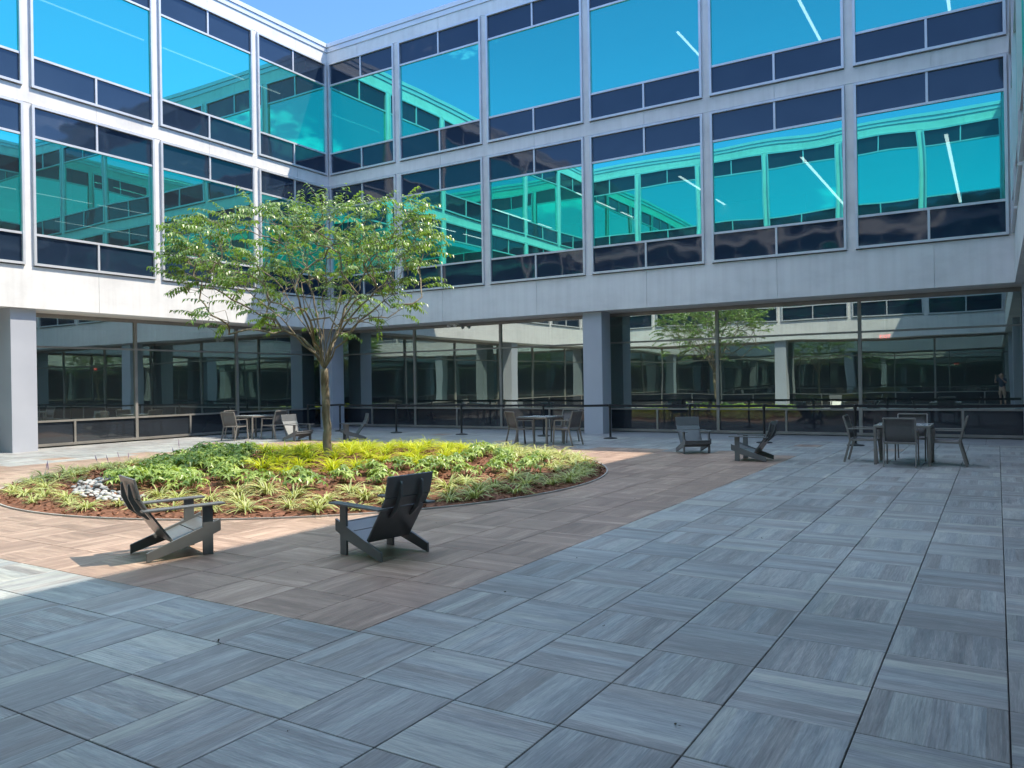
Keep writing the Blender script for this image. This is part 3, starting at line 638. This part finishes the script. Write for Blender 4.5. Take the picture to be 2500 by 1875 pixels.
    for i in tips:
        d0 = (N[i] - N[PA[i]]).normalized(); sprays.append((N[i], d0, 1.0))
        for k in range(rng.randint(1, 2)):
            j = PA[i] if rng.random() < .6 else i
            if j > 3: sprays.append((N[j].lerp(N[i], rng.random()), (d0 + Vector((rng.gauss(0, .7), rng.gauss(0, .7), rng.gauss(.1, .25)))).normalized(), .85))
    for p, d0, q in sprays:
        c0 = Vector((TREE[0], TREE[1], 2.6)); o_ = (p - c0); o_.z *= .3; o_.normalize()
        d = (d0 * .6 + o_ * .7 + Vector((rng.gauss(0, .25), rng.gauss(0, .25), rng.uniform(-.05, .4)))).normalized()
        n_ = rng.randint(10, 17); step = rng.uniform(.028, .040) * q; pts = [p]; base_t = min(1, max(0, rng.gauss(.42, .2))); x = p.copy()
        for k in range(n_):
            d = (d + Vector((0, 0, -.055))).normalized(); x = x + d * step; pts.append(x.copy())
            s = d.cross(Z); s = s.normalized() if s.length > .1 else Vector((1, 0, 0))
            sg = 1 if k % 2 else -1; h = (s * sg * .75 + d * .55 + Vector((0, 0, -rng.uniform(.25, .9)))).normalized(); sw = h.cross(Vector((0, 0, 1)) + s * rng.gauss(0, .4)); sw = sw.normalized() if sw.length > .05 else s
            up = sw.cross(h); up = up if up.z > 0 else -up; l = rng.uniform(.085, .13)
            leaf_shape(lf, x, h, sw, up, l, l * rng.uniform(.36, .46), min(1, max(0, base_t + rng.gauss(0, .15) + (.25 if k > n_ - 4 else 0))), fold=.35, droop=rng.uniform(.0, .3))
        tw.tube([a - base for a in (pts[0], pts[len(pts) // 2], pts[-1])], [.0032, .0025, .0012], 3, cap=False)
    lf.v = [(v[0] - base.x, v[1] - base.y, v[2] - base.z) for v in lf.v]
    lf.build('crown', M['leaf'], root); br.build('branches', M['bark'], root, smooth=True)
    print('leaves', len(lf.f) // 4)
tree()

# ------------------------------------------------------------------ furniture
def lounge_chair():
    root = empty('adirondack_chair')
    side = [(-.35, 0), (-.35, .09), (.17, .275), (.17, .48), (.27, .48), (.27, .312), (.345, .338), (.345, .222), (.27, .192), (.27, 0), (.17, 0), (.17, .142)]
    for y in (-.30, .275):
        m = MB(); m.prism_xz(side, y, y + .025); m.build('side_frame', M['plastic'], root, bevel=.004)
    def slat(nm, a, b, y0, y1, th=.02):
        m = MB(); a, b = Vector((a[0], 0, a[1])), Vector((b[0], 0, b[1])); d = (b - a).normalized(); n = Vector((-d.z, 0, d.x)) * th
        vs = [(p.x, y, p.z) for p in (a, b, b + n, a + n) for y in (y0, y1)]
        m.add(vs, [(0, 1, 3, 2), (2, 3, 5, 4), (4, 5, 7, 6), (6, 7, 1, 0), (0, 2, 4, 6), (1, 7, 5, 3)]); return m.build(nm, M['plastic'], root, bevel=.004)
    slat('seat_slat', (.325, .305), (.125, .236), -.272, .272); slat('seat_slat', (.117, .233), (-.095, .160), -.272, .272)
    slat('front_board', (.318, .215), (.318, .302), -.274, .274)
    slat('back_slat', (-.335, .483), (-.105, .150), -.262, .262); slat('back_slat', (-.398, .585), (-.341, .491), -.268, .268); slat('back_slat', (-.450, .790), (-.401, .593), -.276, .276)
    for y in (-.14, .115):
        m = MB(); m.prism_xz([(-.270, .378), (-.352, .495), (-.413, .592), (-.452, .745), (-.466, .720), (-.462, .600), (-.400, .470), (-.300, .385)], y, y + .025); m.build('back_bracket', M['plastic'], root, bevel=.003)
    for y in (-.355, .245):
        m = MB(); m.prism_xz([(-.39, .478), (.375, .483), (.375, .503), (-.39, .498)], y, y + .11); m.build('armrest', M['plastic'], root, bevel=.005)
    m = MB(); m.box(.20, .225, -.274, .274, .15, .20); m.build('stretcher', M['plastic'], root)
    return root
ch0 = lounge_chair()
for i, (x, y, fx, fy, lab) in enumerate([
    (15.17, -17.58, .32, .945, 'charcoal low lounge chair half in sun at the near edge of the bed'),
    (17.0, -16.6, -.985, .17, 'charcoal low lounge chair in shade with its back to the viewer by the bed'),
    (16.28, -5.22, .60, -.80, 'charcoal low lounge chair in far shade showing its front, seat facing the viewer'),
    (17.9, -6.38, -1.0, .02, 'charcoal low lounge chair turned sideways, right one of the far shaded pair'),
    (4.08, -5.62, .98, -.10, 'charcoal low lounge chair with sunlit back just left of the tree trunk'),
    (5.48, -4.70, -.62, -.78, 'charcoal low lounge chair in shade just right of the tree trunk')]):
    o = ch0 if i == 0 else copy_tree(ch0); o.location = (x, y, .001); o.rotation_euler = (0, 0, math.atan2(fy, fx)); tag(o, lab, 'lounge chair', 'low lounge chairs round the bed')
def arm_chair():
    root = empty('dining_armchair')
    for s in (-1, 1):
        y = s * .262
        m = MB(); m.bar((.255, y, 0), (.205, y, .645), .024, .042); m.build('leg', M['frame'], root, bevel=.004)
        m = MB(); m.bar((-.335, y, 0), (-.215, y, .46), .024, .042); m.build('leg', M['frame'], root, bevel=.004)
        m = MB(); m.bar((-.228, y, .44), (-.275, y, .66), .024, .036); m.bar((-.275, y, .65), (-.345, y, .885), .024, .034); m.build('back_post', M['frame'], root, bevel=.004)
        m = MB(); m.bar((.225, y, .648), (-.275, y, .650), .036, .022); m.build('armrest', M['frame'], root, bevel=.005)
        m = MB(); m.bar((.226, y * .93, .435), (-.222, y * .93, .425), .022, .034); m.build('seat_rail', M['frame'], root)
    m = MB(); m.bar((-.345, -.262, .885), (-.345, .262, .885), .022, .03, (1, 0, 0)); m.build('top_rail', M['frame'], root, bevel=.005)
    m = MB(); m.bar((-.222, -.25, .43), (-.222, .25, .43), .022, .03, (1, 0, 0)); m.build('cross_rail', M['frame'], root)
    m = MB(); m.bar((.226, -.25, .43), (.226, .25, .43), .022, .03, (1, 0, 0)); m.build('cross_rail', M['frame'], root)
    def sheet(nm, prof, th=.006, sag=.018):
        m = MB(); n = 8; vs = []; fs = []
        for e in (0, th):
            for (x, z, dx, dz) in prof:
                for k in range(n + 1):
                    u = k / n * 2 - 1; q = sag * (1 - u * u); vs.append((x - dx * q + (e if abs(dx) > .5 else 0), u * .245, z - dz * q + (e if abs(dz) > .5 else 0)))
        P_ = len(prof); W_ = n + 1
        for l in range(2):
            for a in range(P_ - 1):
                for k in range(n):
                    f = (l * P_ * W_ + a * W_ + k, l * P_ * W_ + a * W_ + k + 1, l * P_ * W_ + (a + 1) * W_ + k + 1, l * P_ * W_ + (a + 1) * W_ + k); fs.append(f if l else f[::-1])
        for a in range(P_ - 1):
            for k in (0, n): fs.append((a * W_ + k, (a + 1) * W_ + k, P_ * W_ + (a + 1) * W_ + k, P_ * W_ + a * W_ + k))
        for k in range(n):
            for a in (0, P_ - 1): fs.append((a * W_ + k, a * W_ + k + 1, P_ * W_ + a * W_ + k + 1, P_ * W_ + a * W_ + k))
        m.add(vs, fs); m.build(nm, M['sling'], root, smooth=True)
    sheet('seat', [(.222, .446, 0, 1), (.10, .440, 0, 1), (-.05, .434, 0, 1), (-.212, .436, 0, 1)])
    sheet('backrest', [(-.222, .46, 1, 0), (-.262, .60, 1, 0), (-.295, .72, 1, 0), (-.340, .872, 1, 0)])
    return root
def dining_table():
    root = empty('dining_table'); a = .475
    m = MB()
    m.box(-a, a, -a, -a + .05, .69, .735); m.box(-a, a, a - .05, a, .69, .735); m.box(-a, -a + .05, -a + .05, a - .05, .69, .735); m.box(a - .05, a, -a + .05, a - .05, .69, .735); m.build('table_frame', M['frame'], root, bevel=.003)
    m = MB(); m.box(-a + .052, a - .052, -a + .052, a - .052, .722, .738); m.build('table_panel', M['tabletop'], root)
    for sx in (-1, 1):
        for sy in (-1, 1):
            m = MB(); x, y = sx * (a - .026), sy * (a - .026); m.box(x - .024, x + .024, y - .024, y + .024, 0, .692); m.build('leg', M['frame'], root, bevel=.003)
    m = MB(); m.bar((-a + .05, -a + .05, .675), (a - .05, a - .05, .675), .03, .02, (0, 0, 1)); m.build('brace', M['frame'], root)
    return root
t0 = dining_table(); c0 = arm_chair()
TABS = [((20.62, -5.88), 'square dining table in shade near the right edge with four chairs'), ((11.68, -4.12), 'square dining table in front of the middle windows left of the grey pillar'), ((1.72, -5.27), 'square dining table at the far left beside the sunlit windows')]
for i, (p, lab) in enumerate(TABS):
    o = t0 if i == 0 else copy_tree(t0); o.location = (p[0], p[1], .001); tag(o, lab, 'table', 'square dining tables on the terrace')
CH = [(20.62, -6.42, 90, 'taupe armchair with its back to the viewer at the right hand table'), (19.92, -5.80, 0, 'taupe armchair at the left side of the right hand table'),
      (21.32, -5.92, 180, 'taupe armchair at the right side of the right hand table'), (20.68, -5.15, -90, 'taupe armchair behind the right hand table, facing the viewer'),
      (11.38, -4.62, 58, 'taupe armchair seen from behind at the left front of the middle table'), (12.55, -4.25, 176, 'taupe armchair in profile at the right of the middle table'),
      (12.0, -3.35, -98, 'taupe armchair behind the middle table, facing the viewer'),
      (1.95, -6.18, 98, 'taupe armchair at the left front of the far left table'), (2.58, -5.25, 188, 'sunlit taupe armchair at the right of the far left table'),
      (1.05, -5.35, 2, 'armchair with brightly sunlit back behind the far left table')]
for i, (x, y, a, lab) in enumerate(CH):
    o = c0 if i == 0 else copy_tree(c0); o.location = (x, y, .001); o.rotation_euler = (0, 0, rad(a)); tag(o, lab, 'armchair', 'armchairs round the dining tables')

# stanchions and belts -------------------------------------------------
ST = [(.38, -1.65), (1.78, -1.43), (4.59, -1.63), (7.34, -1.65), (10.27, -1.43), (12.65, -1.75), (15.0, -1.7), (17.03, -1.9), (19.21, -2.0), (22.9, -1.7)]
SLAB = ['beside the grey corner column', 'right of the corner column behind the tree', 'in front of the dark glass right of the trunk', 'left of the middle dining table', 'behind the middle dining table', 'right of the grey middle pillar', 'behind the far front facing lounge chair', 'behind the far sideways lounge chair', 'behind the left chair of the right hand table', 'at the far right corner']
st0 = empty('belt_stanchion')
m = MB(); m.lathe([(.20, 0), (.20, .014), (.18, .026), (.07, .042), (.04, .05), (.034, .06)], 28); m.build('base', M['black'], st0, smooth=False)
m = MB(); m.lathe([(.031, .055), (.031, .88)], 18); m.build('post', M['black'], st0, smooth=False)
m = MB(); m.lathe([(.031, .875), (.041, .885), (.041, .975), (.036, .99), (.012, .996)], 18); m.build('head', M['black'], st0, smooth=False)
sts = [st0 if i == 0 else copy_tree(st0) for i in range(len(ST))]
for i, (o, p) in enumerate(zip(sts, ST)):
    o.location = (p[0], p[1], .001); tag(o, 'black belt stanchion ' + SLAB[i], 'stanchion', 'belt stanchions along the windows')
    if i + 1 < len(ST):
        q = ST[i + 1]; d = Vector((q[0] - p[0], q[1] - p[1], 0)); L = d.length; d.normalize(); m = MB(); n = 14; vs = []; fs = []; s = Vector((-d.y, d.x, 0)) * .0015
        for k in range(n + 1):
            u = k / n; c = d * (.04 + (L - .08) * u); z = .955 - .022 * math.sin(math.pi * u)
            for e, zz in ((-1, -.034), (1, -.034), (1, .034), (-1, .034)): vs.append(c + s * e + Vector((0, 0, z + zz)))
        for k in range(n):
            for e in range(4): fs.append((4 * k + e, 4 * k + 4 + e, 4 * k + 4 + (e + 1) % 4, 4 * k + (e + 1) % 4))
        fs += [(0, 1, 2, 3), (4 * n + 3, 4 * n + 2, 4 * n + 1, 4 * n)]
        m.add(vs, fs); m.build('belt', M['belt'], o)

# small fittings --------------------------------------------------------
def ceiling_light(x, y0, y1, z, lab, lamp='lamp'):
    r = empty('ceiling_light', (x, (y0 + y1) / 2, z)); h = (y1 - y0) / 2; tag(r, lab, 'ceiling light', 'strip lights behind the glass')
    m = MB(); m.box(-.055, .055, -h, h, -.03, .02); m.build('housing', M['offwhite'], r)
    m = MB(); m.box(-.045, .045, -h + .01, h - .01, -.036, -.0305); m.build('diffuser', M[lamp], r)
for k, x in enumerate((1.6, 5.5, 9.35, 13.2, 17.1, 21.0)):
    for z, nm in ((8.49, 'lower'), (13.32, 'upper')):
        if z > 10 and x < 12: continue
        if x > 15: ceiling_light(x, 2.86, 13.1, z, 'long lit strip light on the %s office floor of the facing wing' % nm); continue
        ceiling_light(x, 2.86, 6.2, z, 'lit strip light near the glass on the %s office floor of the facing wing' % nm)
        ceiling_light(x, 6.82, 13.1, z, 'lit strip light deep inside the %s office floor of the facing wing' % nm)
for x, z, nm in ((-1.95, 13.32, 'upper'), (-5.97, 8.49, 'lower'), (-10.0, 8.49, 'lower')):
    ceiling_light(x, -13.0, -6.0, z, 'long lit strip light on the %s floor of the sunlit left wing' % nm, 'lamp_dim'); ceiling_light(x, -5.8, -.6, z, 'lit strip light on the %s floor of the left wing near the corner' % nm, 'lamp_dim')
ceiling_light(20.5, 11.0, 13.4, 3.80, 'lit strip light inside the ground floor at the far right')
ceiling_light(16.6, 7.0, 8.6, 3.80, 'lit strip light inside the ground floor right of the tree reflection')
r = empty('exit_sign', (19.3, 3.4, 2.85)); tag(r, 'small red lettered exit sign hanging inside the ground floor glass', 'sign')
m = MB(); m.box(-.16, .16, 0, .03, -.1, .1); m.build('panel', M['offwhite'], r)
m = MB(); m.box(-.012, .012, .008, .022, .1, .96); m.build('stem', M['offwhite'], r)
tc_ = bpy.data.curves.new('exit_text', 'FONT'); tc_.body = 'EXIT'; tc_.size = .15; tc_.extrude = .002; tc_.align_x = 'CENTER'; tc_.align_y = 'CENTER'
to = bpy.data.objects.new('exit_text', tc_); COL.objects.link(to)
me = bpy.data.meshes.new_from_object(to.evaluated_get(bpy.context.evaluated_depsgraph_get())); bpy.data.objects.remove(to)
me.materials.clear(); me.materials.append(M['exit_red']); lo = bpy.data.objects.new('lettering', me); COL.objects.link(lo); lo.parent = r; lo.rotation_euler = (rad(90), 0, 0); lo.location = (0, -.003, 0)
r = empty('security_light', (5.2, .95, 3.86)); tag(r, 'small off white twin security light under the soffit right of the tree crown', 'security light')
m = MB(); m.box(-.22, .22, -.05, .05, -.04, .0135); m.build('bracket', M['offwhite'], r, bevel=.006)
for s in (-1, 1):
    m = MB(); m.tube([(s * .13, -.02, -.05), (s * .15, -.12, -.10)], [.05, .06], 14); m.build('lamp_head', M['offwhite'], r)
r = empty('garden_spotlight', (7.3, -10.2, mound_z(7.3, -10.2))); tag(r, 'small black garden spotlight on a stake at the far rim of the bed', 'spotlight')
m = MB(); m.tube([(0, 0, -.05), (0, 0, .22)], [.01, .01], 8); m.build('stake', M['black'], r)
m = MB(); m.tube([(-.03, .02, .20), (.07, -.03, .30)], [.04, .05], 14); m.build('lamp_head', M['black'], r)

# ------------------------------------------------------------------ the photographer and the phone
M['skin'] = mat_noise('skin', (0.42, 0.25, 0.18), (0.50, 0.31, 0.23), 0.55, 8, 3)
M['shirt'] = mat_noise('navy_cotton', (0.020, 0.035, 0.065), (0.032, 0.050, 0.085), 0.9, 20, 4)
M['shorts'] = mat_noise('tan_cotton', (0.34, 0.22, 0.15), (0.42, 0.28, 0.19), 0.9, 20, 4)
M['hair'] = mat_noise('brown_hair', (0.05, 0.032, 0.02), (0.10, 0.065, 0.04), 0.7, 60, 4)
M['shoe'] = mat_noise('dark_shoe', (0.03, 0.03, 0.032), (0.06, 0.06, 0.06), 0.7, 20, 3)
def skin_mesh(name, mat, nodes, edges, parent, root=0, sub=2):
    me = bpy.data.meshes.new(name); me.from_pydata([n[0] for n in nodes], edges, []); me.materials.append(mat)
    o = bpy.data.objects.new(name, me); COL.objects.link(o); o.parent = parent
    o.modifiers.new('skin', 'SKIN').use_smooth_shade = True
    for i, n in enumerate(nodes):
        r = n[1] if isinstance(n[1], tuple) else (n[1], n[1]); me.skin_vertices[0].data[i].radius = r
    me.skin_vertices[0].data[root].use_root = True
    m = o.modifiers.new('sub', 'SUBSURF'); m.levels = sub; m.render_levels = sub
    return o
yaw = math.atan2(cf.y, cf.x) - math.pi / 2
pr = empty('person', (CP.x - cf.x * .40, CP.y - cf.y * .40, 0.001), yaw)
tag(pr, 'person in navy T-shirt and tan shorts holding up a phone, mirrored at far right', 'person')
def body():
    n = [((0, 0, .96), (.15, .11)), ((0, .005, 1.12), (.135, .10)), ((0, .01, 1.30), (.155, .11)), ((0, 0, 1.43), (.11, .085)), ((0, .0, 1.50), .056), ((0, .015, 1.555), .06),
         ((0, .02, 1.62), (.076, .092)), ((0, .015, 1.70), (.074, .09)), ((0, .01, 1.755), (.045, .055)), ((0, .115, 1.615), .014)]
    e = [(0, 1), (1, 2), (2, 3), (3, 4), (4, 5), (5, 6), (6, 7), (7, 8), (6, 9)]
    for s in (-1, 1):
        b = len(n); n += [((s * .165, 0, 1.42), .062), ((s * .235, .05, 1.34), .05), ((s * .285, .13, 1.22), .043), ((s * .19, .25, 1.40), .036), ((s * .105, .335, 1.555), .026), ((s * .095, .35, 1.60), (.034, .016))]
        e += [(3, b), (b, b + 1), (b + 1, b + 2), (b + 2, b + 3), (b + 3, b + 4), (b + 4, b + 5)]
        for k, (dx, L) in enumerate(((.026, .062), (.010, .075), (-.008, .07), (-.026, .055))):
            c = len(n); n += [((s * (.095 - dx), .362, 1.628), .0095), ((s * (.088 - dx), .386, 1.628 + L * .35), .0085), ((s * (.078 - dx), .384, 1.628 + L * .62), .007)]; e += [(b + 5, c), (c, c + 1), (c + 1, c + 2)]
        c = len(n); n += [((s * .066, .345, 1.585), .010), ((s * .05, .36, 1.60), .008)]; e += [(b + 5, c), (c, c + 1)]
        b = len(n); n += [((s * .095, 0, .88), .092), ((s * .105, .012, .68), .072), ((s * .11, .02, .50), .055), ((s * .112, 0, .34), .054), ((s * .115, -.02, .10), .036), ((s * .118, .05, .045), (.04, .035)), ((s * .125, .16, .035), (.042, .026))]
        e += [(0, b)] + [(b + i, b + i + 1) for i in range(6)]
        b = len(n); n += [((s * .083, .0, 1.63), .016)]; e += [(6, b)]
    skin_mesh('body', M['skin'], n, e, pr)
body()
n = [((0, 0, .93), (.168, .128)), ((0, .005, 1.12), (.155, .118)), ((0, .01, 1.30), (.172, .124)), ((0, 0, 1.43), (.125, .098)), ((0, 0, 1.475), .072)]; e = [(0, 1), (1, 2), (2, 3), (3, 4)]
for s_ in (-1, 1):
    b = len(n); n += [((s_ * .165, 0, 1.42), .078), ((s_ * .235, .05, 1.34), .066), ((s_ * .262, .09, 1.28), .064)]; e += [(3, b), (b, b + 1), (b + 1, b + 2)]
skin_mesh('shirt', M['shirt'], n, e, pr)
n = [((0, 0, .965), (.163, .124)), ((0, 0, .92), (.16, .12))]; e = [(0, 1)]
for s_ in (-1, 1):
    b = len(n); n += [((s_ * .098, 0, .84), .108), ((s_ * .108, .012, .68), .094), ((s_ * .112, .018, .54), .090)]; e += [(1, b), (b, b + 1), (b + 1, b + 2)]
skin_mesh('shorts', M['shorts'], n, e, pr)
skin_mesh('hair', M['hair'], [((0, -.035, 1.63), (.07, .06)), ((0, -.02, 1.71), (.084, .095)), ((0, .015, 1.765), (.062, .078))], [(0, 1), (1, 2)], pr)
for s_ in (-1, 1): skin_mesh('shoe', M['shoe'], [((s_ * .116, -.035, .05), (.045, .05)), ((s_ * .12, .07, .045), (.05, .042)), ((s_ * .127, .19, .035), (.05, .03))], [(0, 1), (1, 2)], pr)
ph = empty('phone', CP - cf * .018, yaw); tag(ph, 'dark phone held up sideways in both hands of the photographer', 'phone')
m = MB(); m.box(-.075, .075, -.008, 0, -.062, .012); m.build('phone_body', M['black'], ph, bevel=.003)
m = MB(); m.box(-.070, .070, -.0095, -.0085, -.058, .008); m.build('screen', make_emit('phone_screen', (.5, .6, .7), .5), ph)
